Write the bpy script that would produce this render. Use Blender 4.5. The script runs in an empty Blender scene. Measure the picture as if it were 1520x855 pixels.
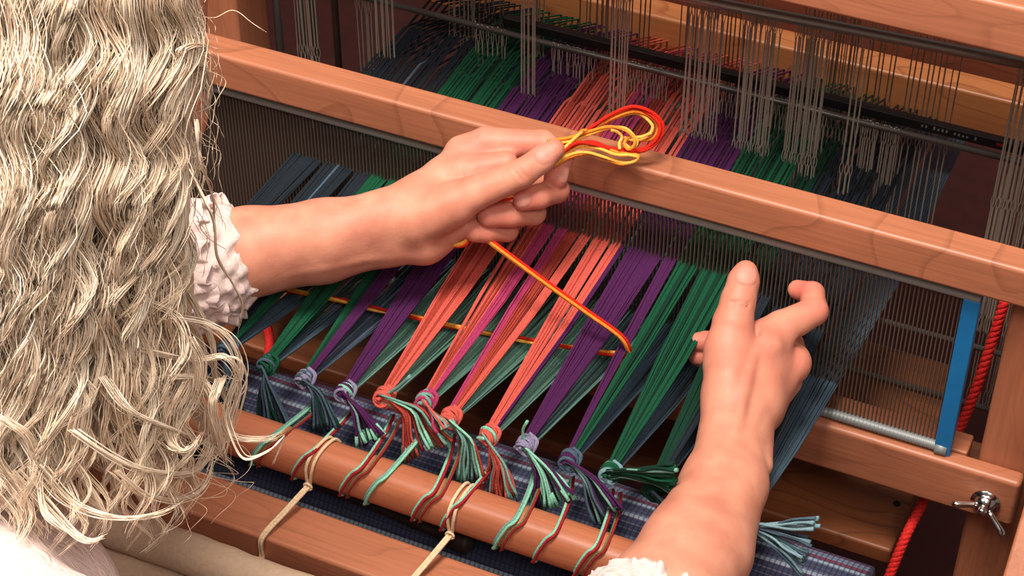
import bpy, bmesh, math, random
import numpy as np
from mathutils import Vector, Matrix

random.seed(7)
RNG = np.random.default_rng(11)
scene = bpy.context.scene
col = scene.collection
def lin(r, g, b):
    f = lambda c: (c/255/12.92) if c/255 <= .04045 else ((c/255+.055)/1.055)**2.4
    return (f(r), f(g), f(b), 1.0)

# ------------------------------------------------------------------ camera, world, lights, exposure
FPX, YAW, PITCH = 2900.0, math.radians(24.5), math.radians(40.5)
FW = np.array([-math.sin(YAW)*math.cos(PITCH), math.cos(YAW)*math.cos(PITCH), -math.sin(PITCH)])
RT = np.array([math.cos(YAW), math.sin(YAW), 0.0])
DN = np.cross(FW, RT)
CAM = np.array([0, 0, .1]) - 1.62*FW
cd = bpy.data.cameras.new('camera'); cam = bpy.data.objects.new('camera', cd); col.objects.link(cam)
cd.sensor_width = 36.0; cd.lens = 36.0*FPX/1520.0; cd.clip_start = .05; cd.clip_end = 50
Mw = Matrix(((RT[0], -DN[0], -FW[0], CAM[0]), (RT[1], -DN[1], -FW[1], CAM[1]), (RT[2], -DN[2], -FW[2], CAM[2]), (0, 0, 0, 1)))
cam.matrix_world = Mw
scene.camera = cam

world = bpy.data.worlds.new('room_light'); scene.world = world; world.use_nodes = True
wb = world.node_tree.nodes['Background']; wb.inputs[0].default_value = (1.0, .88, .78, 1); wb.inputs[1].default_value = .19

def area_light(name, loc, target, size, power, color):
    ld = bpy.data.lights.new(name, 'AREA'); ld.shape = 'DISK'; ld.size = size; ld.energy = power; ld.color = color
    o = bpy.data.objects.new(name, ld); col.objects.link(o); o.location = loc
    o.rotation_euler = (Vector(target)-Vector(loc)).to_track_quat('-Z', 'Y').to_euler()
    return o
area_light('studio_key_lamp', (.10, -.62, 2.45), (0, -.2, .15), .7, 82, (1.0, .90, .80))
area_light('studio_fill_lamp', (1.05, -1.45, 2.15), (.05, -.2, .2),   .9, 27, (1.0, .90, .82))
area_light('studio_side_lamp', (-.85, -1.25, 2.25), (-.1, -.45, .45), .8, 36, (1.0, .88, .79))
vs = scene.view_settings
vs.view_transform = 'Standard'; vs.look = 'None'; vs.gamma = 1.0; vs.use_curve_mapping = False; vs.exposure = -0.12

# ------------------------------------------------------------------ design helpers: a point on a known plane or at a known depth
def ray(px, py): return FW + RT*(px-760)/FPX + DN*(py-427.5)/FPX
def on(px, py, axis, val):
    d = ray(px, py); return CAM + d*(val-CAM[axis])/d[axis]
def at(px, py, depth): return CAM + ray(px, py)*depth

# ------------------------------------------------------------------ materials
MATS = {}
def new_mat(name):
    m = bpy.data.materials.new(name); m.use_nodes = True
    nt = m.node_tree; return m, nt, nt.nodes['Principled BSDF']
def plain(name, c, rough=.6, metal=0, spec=.5, noise=0.0, nscale=200, bump=0.0):
    m, nt, b = new_mat(name)
    b.inputs['Base Color'].default_value = c; b.inputs['Roughness'].default_value = rough
    b.inputs['Metallic'].default_value = metal; b.inputs['Specular IOR Level'].default_value = spec
    if noise or bump:
        tc = nt.nodes.new('ShaderNodeTexCoord'); n = nt.nodes.new('ShaderNodeTexNoise')
        n.inputs['Scale'].default_value = nscale; n.inputs['Detail'].default_value = 4
        nt.links.new(tc.outputs['Object'], n.inputs['Vector'])
        if noise:
            mx = nt.nodes.new('ShaderNodeMixRGB'); mx.blend_type = 'MULTIPLY'; mx.inputs[0].default_value = noise
            mx.inputs[1].default_value = c
            r = nt.nodes.new('ShaderNodeValToRGB'); r.color_ramp.elements[0].position = .3; r.color_ramp.elements[1].position = .7
            r.color_ramp.elements[0].color = (.35, .35, .35, 1); r.color_ramp.elements[1].color = (1.25, 1.25, 1.25, 1)
            nt.links.new(n.outputs['Fac'], r.inputs[0]); nt.links.new(r.outputs[0], mx.inputs[2]); nt.links.new(mx.outputs[0], b.inputs['Base Color'])
        if bump:
            bp = nt.nodes.new('ShaderNodeBump'); bp.inputs['Strength'].default_value = bump; bp.inputs['Distance'].default_value = .002
            nt.links.new(n.outputs['Fac'], bp.inputs['Height']); nt.links.new(bp.outputs[0], b.inputs['Normal'])
    MATS[name] = m; return m
def wood(name, light, dark, axis=0, rough=.42, line=.55, ring=None, thin=.95):
    m, nt, b = new_mat(name); N = nt.nodes; L = nt.links
    tc = N.new('ShaderNodeTexCoord'); mp = N.new('ShaderNodeMapping')
    sc = [22, 22, 22]; sc[axis] = 1.6; mp.inputs['Scale'].default_value = sc
    L.new(tc.outputs['Object'], mp.inputs[0])
    n1 = N.new('ShaderNodeTexNoise'); n1.inputs['Scale'].default_value = 2.2; n1.inputs['Detail'].default_value = 5; n1.inputs['Distortion'].default_value = .5
    L.new(mp.outputs[0], n1.inputs['Vector'])
    mp2 = N.new('ShaderNodeMapping'); s2 = [9, 9, 9]; s2[axis] = 2.6; s2 = ring or s2; mp2.inputs['Scale'].default_value = s2; L.new(tc.outputs['Object'], mp2.inputs[0])
    n2 = N.new('ShaderNodeTexNoise'); n2.inputs['Scale'].default_value = 1.3; n2.inputs['Detail'].default_value = 2; L.new(mp2.outputs[0], n2.inputs['Vector'])
    # annual-ring lines: narrow contour lines of a slow noise
    ml = N.new('ShaderNodeMath'); ml.operation = 'MULTIPLY'; ml.inputs[1].default_value = 11; L.new(n2.outputs['Fac'], ml.inputs[0])
    fr = N.new('ShaderNodeMath'); fr.operation = 'FRACT'; L.new(ml.outputs[0], fr.inputs[0])
    rp = N.new('ShaderNodeValToRGB'); e = rp.color_ramp.elements
    e[0].position = 0; e[0].color = (0, 0, 0, 1); e[1].position = thin-.13; e[1].color = (.1, .1, .1, 1)
    k = e.new(thin); k.color = (1, 1, 1, 1); k = e.new(1.0); k.color = (0, 0, 0, 1)
    L.new(fr.outputs[0], rp.inputs[0])
    fine = N.new('ShaderNodeTexNoise'); mp3 = N.new('ShaderNodeMapping'); s3 = [420, 420, 420]; s3[axis] = 14; mp3.inputs['Scale'].default_value = s3
    L.new(tc.outputs['Object'], mp3.inputs[0]); L.new(mp3.outputs[0], fine.inputs['Vector']); fine.inputs['Scale'].default_value = 1; fine.inputs['Detail'].default_value = 3
    cr = N.new('ShaderNodeValToRGB'); cr.color_ramp.elements[0].position = .3; cr.color_ramp.elements[1].position = .72
    mid = tuple(dark[i]*.35+light[i]*.65 for i in range(3))+(1,)
    cr.color_ramp.elements[0].color = mid; cr.color_ramp.elements[1].color = light
    L.new(n1.outputs['Fac'], cr.inputs[0])
    m1 = N.new('ShaderNodeMixRGB'); m1.inputs[2].default_value = dark; L.new(cr.outputs[0], m1.inputs[1])
    sm = N.new('ShaderNodeMath'); sm.operation = 'MULTIPLY'; sm.inputs[1].default_value = line; L.new(rp.outputs[0], sm.inputs[0]); L.new(sm.outputs[0], m1.inputs[0])
    m2 = N.new('ShaderNodeMixRGB'); m2.blend_type = 'MULTIPLY'; m2.inputs[0].default_value = .35
    fr2 = N.new('ShaderNodeValToRGB'); fr2.color_ramp.elements[0].position = .35; fr2.color_ramp.elements[0].color = (.62, .62, .62, 1); fr2.color_ramp.elements[1].position = .6
    L.new(fine.outputs['Fac'], fr2.inputs[0]); L.new(m1.outputs[0], m2.inputs[1]); L.new(fr2.outputs[0], m2.inputs[2])
    L.new(m2.outputs[0], b.inputs['Base Color']); b.inputs['Roughness'].default_value = rough
    bp = N.new('ShaderNodeBump'); bp.inputs['Strength'].default_value = .12; bp.inputs['Distance'].default_value = .001
    L.new(fine.outputs['Fac'], bp.inputs['Height']); L.new(bp.outputs[0], b.inputs['Normal'])
    MATS[name] = m; return m

wood('maple', lin(184, 116, 84), lin(126, 72, 50), 0, line=.30)
wood('rail_wood', lin(184, 116, 84), lin(104, 58, 40), 0, line=.36, ring=[3.6, 1.2, 2.6], thin=.985)
wood('maple_post', lin(184, 116, 84), lin(134, 78, 54), 2, line=.2)
wood('maple_leg', lin(184, 116, 84), lin(134, 78, 54), 1, line=.2)
wood('orange_wood', lin(182, 116, 70), lin(120, 62, 32), 0)
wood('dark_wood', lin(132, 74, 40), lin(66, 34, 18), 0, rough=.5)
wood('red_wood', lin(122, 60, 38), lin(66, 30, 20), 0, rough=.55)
wood('rod_wood', lin(192, 116, 82), lin(110, 56, 36), 0, line=.12)
plain('floor_red', lin(64, 15, 11), .9, noise=.4, nscale=40)
plain('steel', lin(170, 166, 160), .34, metal=.7)
plain('steel_dull', lin(112, 108, 104), .42, metal=.7)
plain('reed_rod', lin(158, 156, 150), .45, metal=.2)
plain('dent_steel', lin(112, 96, 86), .5, metal=.5)
plain('coil', lin(134, 138, 138), .5, metal=.3)
plain('heddle_wire', lin(190, 178, 164), .4, metal=.55)
plain('blue_tape', lin(26, 110, 168), .45, noise=.12, nscale=60)
plain('black_bar', lin(24, 22, 24), .45)
plain('grey_print', lin(120, 118, 116), .6)
plain('red_print', lin(150, 30, 34), .6)
plain('chrome', lin(215, 215, 212), .16, metal=1)
plain('cream_cord', lin(226, 196, 160), .9, noise=.45, nscale=700)
plain('red_rope', lin(205, 22, 16), .8, noise=.4, nscale=500, bump=.5)
plain('canvas', lin(200, 172, 146), .92, noise=.18, nscale=300, bump=.25)
plain('dark_stick', lin(30, 20, 14), .6)
plain('hole_black', lin(12, 8, 6), .9)
def yarn(name, c, n=.55): return plain(name, lin(*c), .88, spec=.25, noise=n, nscale=900, bump=.4)
for nm, c in dict(coral=(210, 92, 80), rust=(166, 62, 50), magenta=(172, 56, 100), purple=(74, 25, 76), green=(11, 78, 51), dark_green=(7, 52, 37),
                  slate=(72, 92, 108), navy=(26, 35, 44), teal=(118, 162, 150), mint=(138, 204, 176), lilac=(140, 134, 164), sky=(118, 150, 160),
                  orange=(246, 140, 44), yellow=(250, 184, 80), red=(206, 34, 14), crimson=(160, 30, 40), olive=(110, 110, 70)).items():
    yarn(nm, c)

# ------------------------------------------------------------------ mesh helpers
class MB:
    def __init__(s): s.v = []; s.f = []; s.m = []; s.n = 0; s.mats = []
    def mi(s, mat):
        if mat not in s.mats: s.mats.append(mat)
        return s.mats.index(mat)
    def raw(s, V, Fc, mat):
        k = s.mi(mat); o = s.n; s.v.extend([tuple(map(float, p)) for p in V]); s.n += len(V)
        for f in Fc: s.f.append(tuple(i+o for i in f)); s.m.append(k)
    def tube(s, pts, r, mat, sides=6, closed=False, cap=True):
        P = np.asarray(pts, float); n = len(P)
        R = np.full(n, r) if np.isscalar(r) else np.asarray(r, float)
        T = np.gradient(P, axis=0)
        if closed: T = np.roll(P, -1, 0)-np.roll(P, 1, 0)
        T /= np.maximum(np.linalg.norm(T, axis=1, keepdims=True), 1e-12)
        u = np.cross(T[0], [.3, .2, .93]); 
        if np.linalg.norm(u) < 1e-3: u = np.cross(T[0], [1, 0, 0])
        u /= np.linalg.norm(u); U = [u]
        for i in range(1, n):
            u = u-T[i]*(u@T[i]); u /= max(np.linalg.norm(u), 1e-9); U.append(u)
        U = np.array(U); W = np.cross(T, U)
        a = np.arange(sides)*2*math.pi/sides
        V = P[:, None, :]+R[:, None, None]*(np.cos(a)[None, :, None]*U[:, None, :]+np.sin(a)[None, :, None]*W[:, None, :])
        V = V.reshape(-1, 3); Fc = []
        for i in range(n if closed else n-1):
            i2 = (i+1) % n
            for j in range(sides):
                j2 = (j+1) % sides
                Fc.append((i*sides+j, i*sides+j2, i2*sides+j2, i2*sides+j))
        if cap and not closed:
            Fc.append(tuple(range(sides-1, -1, -1))); Fc.append(tuple((n-1)*sides+j for j in range(sides)))
        s.raw(V, Fc, mat)
    def lathe(s, prof, origin, axis, mat, sides=20):
        ax = np.array(axis, float); ax /= np.linalg.norm(ax)
        u = np.cross(ax, [0, 0, 1.0]); 
        if np.linalg.norm(u) < .1: u = np.cross(ax, [1.0, 0, 0])
        u /= np.linalg.norm(u); w = np.cross(ax, u); V = []
        for (h, r) in prof:
            for j in range(sides):
                a = 2*math.pi*j/sides; V.append(np.array(origin)+ax*h+r*(u*math.cos(a)+w*math.sin(a)))
        Fc = [(i*sides+j, i*sides+(j+1) % sides, (i+1)*sides+(j+1) % sides, (i+1)*sides+j) for i in range(len(prof)-1) for j in range(sides)]
        Fc.append(tuple(range(sides-1, -1, -1))); Fc.append(tuple((len(prof)-1)*sides+j for j in range(sides)))
        s.raw(V, Fc, mat)
    def build(s, name, parent=None, smooth=True):
        me = bpy.data.meshes.new(name); me.from_pydata(s.v, [], s.f)
        for m in s.mats: me.materials.append(MATS[m])
        me.polygons.foreach_set('material_index', s.m)
        if smooth: me.polygons.foreach_set('use_smooth', [True]*len(s.f))
        me.update(); o = bpy.data.objects.new(name, me); col.objects.link(o)
        if parent: o.parent = parent
        return o
def box(name, lo, hi, mat, parent=None, bevel=.002, seg=2):
    lo = np.array(lo, float); hi = np.array(hi, float); c = (lo+hi)/2; h = (hi-lo)/2
    return obox(name, c, (1, 0, 0), (0, 1, 0), h, mat, parent, bevel, seg)
def obox(name, c, ax, ay, h, mat, parent=None, bevel=.002, seg=2):
    ax = Vector(ax).normalized(); ay = Vector(ay).normalized(); az = ax.cross(ay)
    bm = bmesh.new(); bmesh.ops.create_cube(bm, size=2)
    for v in bm.verts: v.co = Vector(c)+ax*(v.co.x*h[0])+ay*(v.co.y*h[1])+az*(v.co.z*h[2])
    if bevel: bmesh.ops.bevel(bm, geom=list(bm.edges), offset=bevel, segments=seg, affect='EDGES', profile=.5)
    me = bpy.data.meshes.new(name); bm.to_mesh(me); bm.free(); me.materials.append(MATS[mat])
    if bevel:
        me.polygons.foreach_set('use_smooth', [True]*len(me.polygons))
    o = bpy.data.objects.new(name, me); col.objects.link(o)
    if parent: o.parent = parent
    if bevel and seg > 1:
        wn = o.modifiers.new('normals', 'WEIGHTED_NORMAL'); wn.keep_sharp = True
    return o
def thing(name, label, cat, group=None, loc=None):
    o = bpy.data.objects.new(name, None); col.objects.link(o); o.empty_display_size = .05
    return tag(o, label, cat, group)
def tag(o, label, cat, group=None, kind=None):
    o['label'] = label
    if cat: o['category'] = cat
    if group: o['group'] = group
    if kind: o['kind'] = kind
    return o
def smooth_path(ctrl, n=40, closed=False):
    P = np.asarray(ctrl, float); k = len(P)
    if closed: Q = np.vstack([P[-1:], P, P[:2]]); segs = k
    else: Q = np.vstack([2*P[0]-P[1], P, 2*P[-1]-P[-2]]); segs = k-1
    t = np.linspace(0, segs, n, endpoint=not closed); i = np.minimum(t.astype(int), segs-1); f = (t-i)[:, None]
    a, b, c, d = Q[i], Q[i+1], Q[i+2], Q[i+3]
    return .5*((2*b)+(-a+c)*f+(2*a-5*b+4*c-d)*f*f+(-a+3*b-3*c+d)*f**3)

# ------------------------------------------------------------------ setting: floor
fl = MB(); fl.raw([(-3, -3, -.72), (3, -3, -.72), (3, 3, -.72), (-3, 3, -.72)], [(0, 1, 2, 3)], 'floor_red')
o = fl.build('floor', smooth=False); tag(o, 'dark red carpet floor seen in the gaps below the loom', None, kind='structure')

# ------------------------------------------------------------------ loom frame
loom = thing('floor_loom', 'maple wood floor loom frame with breast beam and castle rails', 'loom')
box('breast_beam', (-.50, -.327, .071), (.50, -.287, .100), 'maple', loom, .003)
box('castle_rail', (-.40, .050, .3965), (.46, .112, .437), 'maple', loom, .004)
box('castle_post', (-.365, .10, -.70), (-.309, .15, .395), 'maple_post', loom, .003)
box('castle_post', (.392, .10, -.70), (.445, .15, .395), 'maple_post', loom, .003)
zc0, zc1 = on(1449, 207, 1, .345)[2], on(1364, 118, 1, .345)[2]
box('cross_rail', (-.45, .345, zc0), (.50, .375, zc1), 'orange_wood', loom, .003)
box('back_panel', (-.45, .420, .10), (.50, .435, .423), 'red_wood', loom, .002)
box('light_block_board', (-.40, .113, .424), (.46, .20, .440), 'maple', loom, .003)  # added board, placed to shade the warp behind the beater
box('rear_rail', (-.45, .29, -.26), (.50, .32, -.22), 'maple', loom, .003)
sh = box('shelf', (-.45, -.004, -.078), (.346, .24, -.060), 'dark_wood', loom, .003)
hb = MB(); hb.lathe([(0, .0032), (.0012, .0032), (.0012, .002)], on(1331, 748, 2, -.0602)-np.array([0, 0, .0005]), (0, 0, 1), 'hole_black', 12); hb.build('screw_hole', loom)
d_ = np.array([0, .74, .67]); d_ /= np.linalg.norm(d_); q_ = np.array([0, -.67, .74]); q_ /= np.linalg.norm(q_)
for sx in (.4455, -.53):
    c = np.array([sx+.02, -.098, .134])-d_*.36-q_*.045
    obox('frame_leg', c+d_*.1, (1, 0, 0), tuple(d_), (.02, .46, .045), 'maple_leg', loom, .003)
box('back_beam', (-.50, .70, .03), (.50, .745, .085), 'maple', loom, .004)

# ------------------------------------------------------------------ beater
beater = thing('beater', 'wooden loom beater with thick top rail and bolted lower board around the reed', 'beater')
box('top_rail', (-.43, -.016, .2368), (.48, .0105, .2705), 'rail_wood', beater, .0035, 3)
box('lower_board', (-.43, -.013, .0175), (.4345, .0032, .0650), 'maple', beater, .004, 3)
box('groove_board', (-.40, .0034, .020), (.3885, .026, .0655), 'maple', beater, .002)
box('upright', (.397, .0036, -.45), (.4385, .034, .236), 'maple_post', beater, .005, 3)
box('upright', (-.43, .0036, -.45), (-.40, .034, .236), 'maple_post', beater, .005, 3)
wc = on(1463, 744, 1, -.0132)
wn = MB()
wn.lathe([(0, .0115), (.0016, .0115), (.0018, .0085), (.0040, .0080), (.0075, .0062), (.0085, .0040)], wc, (0, -1, 0), 'chrome', 28)
nut = wn.build('wing_nut', beater); tag(nut, 'shiny chrome wing nut', None)
for s_, (ex, ez) in ((-1, (-.0225, .0015)), (1, (.0205, -.0160))):
    w_ = MB(); e_ = np.array([ex, -.011, ez]); a_ = wc+np.array([0, -.004, 0])
    P = smooth_path([a_+e_*.25, a_+e_*.6, a_+e_], 8)
    w_.tube(P, [.0030, .0028, .0027, .0027, .0028, .0030, .0031, .0024], 'chrome', 10); w_.build('wing', nut)
bt = MB(); bt.lathe([(0, .0035), (.0135, .0035), (.0145, .0026)], wc, (0, -1, 0), 'chrome', 16); bt.build('bolt', nut)

# ------------------------------------------------------------------ reed
reed = thing('reed', 'steel weaving reed with fine dents and blue taped end bar in the beater', 'reed')
RX0, RX1 = -.335, .3695
m = MB(); m.tube([(RX0, -.003, .2262), (RX1+.006, -.003, .2262)], .0044, 'reed_rod', 14); m.build('top_rod', reed)
m = MB(); n = 900; xs = np.linspace(RX0, RX1+.004, n); rr = .0041+.00045*np.abs(np.sin(np.arange(n)*math.pi/4))
m.tube(np.stack([xs, np.full(n, -.003), np.full(n, .0705)], 1), rr, 'coil', 10); m.build('bottom_coil', reed)
def reed_end(x0, x1):
    e = box('end_bar', (x0, -.0065, .0610), (x1, .0035, .2235), 'blue_tape', reed, .0012, 2)
    return e
reed_end(RX1-.006, RX1+.007); reed_end(RX0-.006, RX0+.006)
m = MB(); m.tube([(RX1-.0065, -.0022, .2262), (RX1+.0005, -.0022, .2262)], .0045, 'coil', 14)
m.build('rod_clip', reed)
m = MB(); m.tube([(RX1-.005, -.004, .0700), (RX1+.004, -.004, .0700)], [.0056, .0052], 'coil', 12); m.build('rod_clip', reed)
m = MB(); x = RX0+.008
while x < RX1-.007:
    w = .00042; y0, y1 = -.0022, .0012
    V = [(x-w, y0, .072), (x+w, y0, .072), (x+w, y1, .072), (x-w, y1, .072), (x-w, y0, .224), (x+w, y0, .224), (x+w, y1, .224), (x-w, y1, .224)]
    m.raw(V, [(0, 1, 5, 4), (1, 2, 6, 5), (2, 3, 7, 6), (3, 0, 4, 7)], 'dent_steel'); x += .003175
o = m.build('dents', reed, smooth=False); o['kind'] = 'stuff'

# ------------------------------------------------------------------ heddle shafts
def heddle_mesh():
    h = MB(); r = .00038; H = .135
    t = np.unique(np.concatenate([np.linspace(-H, -H+.02, 9), np.linspace(-H+.02, -.006, 5), np.linspace(-.006, .006, 9), np.linspace(.006, H-.02, 5), np.linspace(H-.02, H, 9)]))
    for s_ in (-1, 1):
        wv = np.full(len(t), .00035); e_ = np.abs(t) > H-.0201
        wv[e_] = .00035+.0012*np.sin(np.clip((np.abs(t[e_])-H+.020)/.020, 0, 1)*math.pi); c_ = np.abs(t) < .0061
        wv[c_] = .00035+.0012*np.cos(t[c_]/.006*math.pi/2)
        h.tube(np.stack([s_*wv, 0*t, t], 1), r, 'heddle_wire', 4)
    return h
hm = heddle_mesh().build('heddle'); heddle_me = hm.data; bpy.data.objects.remove(hm)
ZL = on(1449, 224, 1, .190)[2]
SHAFTS = [(.150, .314, .045, True), (.190, ZL, .0, False), (.210, .316, .03, True), (.252, .316, .03, True)]   # Y, rod height at X=0, tilt, raised
NAMES = ['front raised heddle shaft, nearest the beater', 'only lowered heddle shaft, with a black lettered bar', 'second raised heddle shaft from the beater', 'rearmost raised heddle shaft']
SHX0, SHX1 = -.300, .388
def clusters(spec):
    out = []
    for (a, b, n) in spec:
        for i in range(n): out.append(a+(b-a)*(i+.5)/n+random.uniform(-.0012, .0012))
    return out
HSPEC = [
    [(.350, .386, 20), (.132, .165, 16), (.176, .205, 13), (.226, .236, 4), (.085, .118, 14), (.020, .036, 8), (-.06, -.045, 6), (-.20, -.180, 8), (-.283, -.258, 8)],
    [(.345, .384, 12), (.226, .262, 16), (.145, .200, 20), (.085, .125, 14), (.02, .06, 14), (-.05, -.01, 12), (-.125, -.09, 8), (-.24, -.225, 5)],
    [(.255, .300, 9), (.165, .215, 16), (.06, .09, 9), (-.015, .0, 5), (-.075, -.065, 4), (-.16, -.13, 8)],
    [(.18, .24, 12), (.07, .12, 12), (-.05, .02, 14), (-.17, -.12, 10)]]
for si, (sy, sz, tilt, up) in enumerate(SHAFTS):
    st = thing('heddle_shaft', NAMES[si]+', hung with wire heddles', 'heddle shaft', 'heddle shafts behind the beater')
    m = MB(); m.tube([(SHX0, sy, sz+tilt*SHX0), (SHX1, sy, sz+tilt*SHX1)],   .0046 if si == 0 else .0028, 'steel_dull' if si else 'steel', 10); m.build('top_rod', st)
    m = MB(); m.tube([(SHX0, sy, sz-.268), (SHX1, sy, sz-.268)], .0026, 'steel_dull', 8); m.build('bottom_rod', st)
    for xe in (SHX0, SHX1):
        m = MB(); m.tube([(xe, sy, sz+tilt*xe+.004), (xe, sy, sz-.272)], .0035, 'steel_dull', 8); m.build('side_wire', st)
    if si == 1:
        bb = box('lettered_bar', (-.10, sy+.010, sz-.001), (.372, sy+.018, sz+.0080), 'black_bar', st, .001)
        m = MB()
        for k in range(14):
            x = .276+k*.0034; hgt = random.uniform(.0018, .0034)
            V = [(x, sy+.0097, sz+.0030), (x+.0016, sy+.0097, sz+.0030), (x+.0018, sy+.0097, sz+.0030+hgt), (x+.0002, sy+.0097, sz+.0030+hgt)]
            if k % 5 != 2: m.raw(V, [(0, 1, 2, 3)], 'grey_print')
        m.raw([(.338, sy+.0097, sz+.003), (.346, sy+.0097, sz+.003), (.346, sy+.0097, sz+.0058), (.338, sy+.0097, sz+.0058)], [(0, 1, 2, 3)], 'red_print')
        m.build('bar_lettering', bb, smooth=False)
    for x in clusters(HSPEC[si]):
        h = bpy.data.objects.new('heddle', heddle_me); col.objects.link(h); h.parent = st
        h.location = (x, sy, sz+tilt*x-.132); h.rotation_euler = (random.uniform(-.012, .012), random.uniform(-.009, .009), random.uniform(-.9, .9))

# ------------------------------------------------------------------ apron rod, cloth roll, canvas, cords
ROD_Y, ROD_Z = -.2655, .1285
m = MB(); prof = []
sec = [(math.cos(a)*.0150*(1 if abs(math.cos(a)) > .1 else 1), math.sin(a)*.0165) for a in np.arange(24)*2*math.pi/24]
sec = [(np.sign(c)*abs(c/.0150)**.75*.0150, np.sign(s_)*abs(s_/.0165)**.75*.0165) for c, s_ in sec]
xs = np.linspace(-.34, .262, 40); V = [(x, ROD_Y+c, ROD_Z+s_) for x in xs for c, s_ in sec]
Fc = [(i*24+j, (i+1)*24+j, (i+1)*24+(j+1) % 24, i*24+(j+1) % 24) for i in range(39) for j in range(24)]
Fc += [tuple(range(24)), tuple(39*24+j for j in range(23, -1, -1))]
m.raw(V, Fc, 'rod_wood'); apron = m.build('apron_rod')
tag(apron, 'rounded wooden apron rod wrapped with doubled green and red lacing', 'rod')

def weave_mat():
    m_, nt, b = new_mat('rug_weave'); N = nt.nodes; L = nt.links
    tc = N.new('ShaderNodeTexCoord'); uvn = N.new('ShaderNodeUVMap'); uvn.uv_map = 'UVMap'
    sep = N.new('ShaderNodeSeparateXYZ'); L.new(uvn.outputs[0], sep.inputs[0])
    nz = N.new('ShaderNodeTexNoise'); nz.noise_dimensions = '1D'; nz.inputs['Scale'].default_value = 9.0; nz.inputs['Detail'].default_value = 1
    L.new(sep.outputs[1], nz.inputs['W'])
    cr = N.new('ShaderNodeValToRGB'); cr.color_ramp.interpolation = 'CONSTANT'; e = cr.color_ramp.elements
    e[0].position = 0; e[0].color = lin(40, 46, 72); e[1].position = .38; e[1].color = lin(92, 34, 58)
    for p, c in ((.43, (84, 96, 118)), (.48, (42, 48, 74)), (.52, (118, 132, 146)), (.57, (74, 30, 54)), (.62, (66, 76, 100))):
        k = e.new(p); k.color = lin(*c)
    L.new(nz.outputs['Fac'], cr.inputs[0])
    sx = N.new('ShaderNodeMath'); sx.operation = 'MULTIPLY'; sx.inputs[1].default_value = 260; L.new(sep.outputs[0], sx.inputs[0])
    fr = N.new('ShaderNodeMath'); fr.operation = 'FRACT'; L.new(sx.outputs[0], fr.inputs[0])
    pp = N.new('ShaderNodeMath'); pp.operation = 'PINGPONG'; pp.inputs[1].default_value = .5; L.new(fr.outputs[0], pp.inputs[0])
    rp = N.new('ShaderNodeValToRGB'); rp.color_ramp.elements[0].position = .05; rp.color_ramp.elements[0].color = (.25, .22, .3, 1); rp.color_ramp.elements[1].position = .25
    L.new(pp.outputs[0], rp.inputs[0])
    mx = N.new('ShaderNodeMixRGB'); mx.blend_type = 'MULTIPLY'; mx.inputs[0].default_value = .8; L.new(cr.outputs[0], mx.inputs[1]); L.new(rp.outputs[0], mx.inputs[2])
    L.new(mx.outputs[0], b.inputs['Base Color']); b.inputs['Roughness'].default_value = .9
    bp = N.new('ShaderNodeBump'); bp.inputs['Strength'].default_value = .6; bp.inputs['Distance'].default_value = .001; L.new(pp.outputs[0], bp.inputs['Height']); L.new(bp.outputs[0], b.inputs['Normal'])
    MATS['rug_weave'] = m_
weave_mat()
NRIB, SUB, NXR = 72, 6, 30
RC_Y, RC_Z, RC_R = -.202, .041, .062
V = []; UVv = []
xs = np.linspace(-.36, .358, NXR)
for i, x in enumerate(xs):
    for j in range(NRIB*SUB):
        a = 2*math.pi*j/(NRIB*SUB); r = RC_R+.0016*abs(math.sin(a*NRIB/2))+.0012*math.sin(3*a+x*9)
        V.append((x, RC_Y+r*math.cos(a), RC_Z+r*math.sin(a)))
nj = NRIB*SUB
Fc = [(i*nj+j, (i+1)*nj+j, (i+1)*nj+(j+1) % nj, i*nj+(j+1) % nj) for i in range(NXR-1) for j in range(nj)]
Fc += [tuple(range(nj)), tuple((NXR-1)*nj+j for j in range(nj-1, -1, -1))]
m = MB(); m.raw(V, Fc, 'rug_weave'); roll = m.build('cloth_roll')
uvl = roll.data.uv_layers.new(name='UVMap')
uv = np.zeros((len(roll.data.loops), 2)); li = np.zeros(len(roll.data.loops), int); roll.data.loops.foreach_get('vertex_index', li)
uv[:, 0] = np.array(V)[li, 0]; uv[:, 1] = (np.floor((li % nj)/SUB)+.5)/NRIB*7.3
uvl.data.foreach_set('uv', uv.ravel())
tag(roll, 'roll of navy and burgundy ribbed handwoven cloth below the tassels', 'woven cloth')

# dark stick lying in the gap between rod and breast beam
m = MB(); P = smooth_path([on(p_[0], p_[1], 2, .088) for p_ in ((470, 722), (560, 754), (625, 780), (655, 790), (685, 802), (704, 808))], 40)
m.tube(P, np.interp(np.linspace(0, 1, 40), [0, .5, .66, .76, .9, 1.0], [.0022, .0042, .0050, .0085, .0090, .004]), 'dark_stick', 12); o = m.build('shed_stick'); tag(o, 'dark stick with rounded end in the gap behind the breast beam', 'stick')
# canvas apron wound on a thin roller below the breast beam
can = thing('canvas_apron', 'beige canvas apron wrapped on a roller in front of the breast beam', 'canvas')
m = MB(); n = 30; xs = np.linspace(-.36, .012, n)
m.tube(np.stack([xs, np.full(n, -.368), .108+.0008*np.sin(xs*60)], 1), .0150+.0004*np.sin(xs*210), 'canvas', 20); m.build('roller_wrap', can)
m = MB(); V = []; nx, ns = 30, 14
for i in range(nx):
    x = -.36+.40*i/(nx-1)
    for k in range(ns):
        t = k/(ns-1); V.append((x, -.376-.10*t, .094-.025*t-.06*t*t+.0012*math.sin(x*40+t*5)))
Fc = [(i*ns+k, (i+1)*ns+k, (i+1)*ns+k+1, i*ns+k+1) for i in range(nx-1) for k in range(ns-1)]
m.raw(V, Fc, 'canvas'); sheet = m.build('hanging_sheet', can); so = sheet.modifiers.new('thickness', 'SOLIDIFY'); so.thickness = .0015

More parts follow.
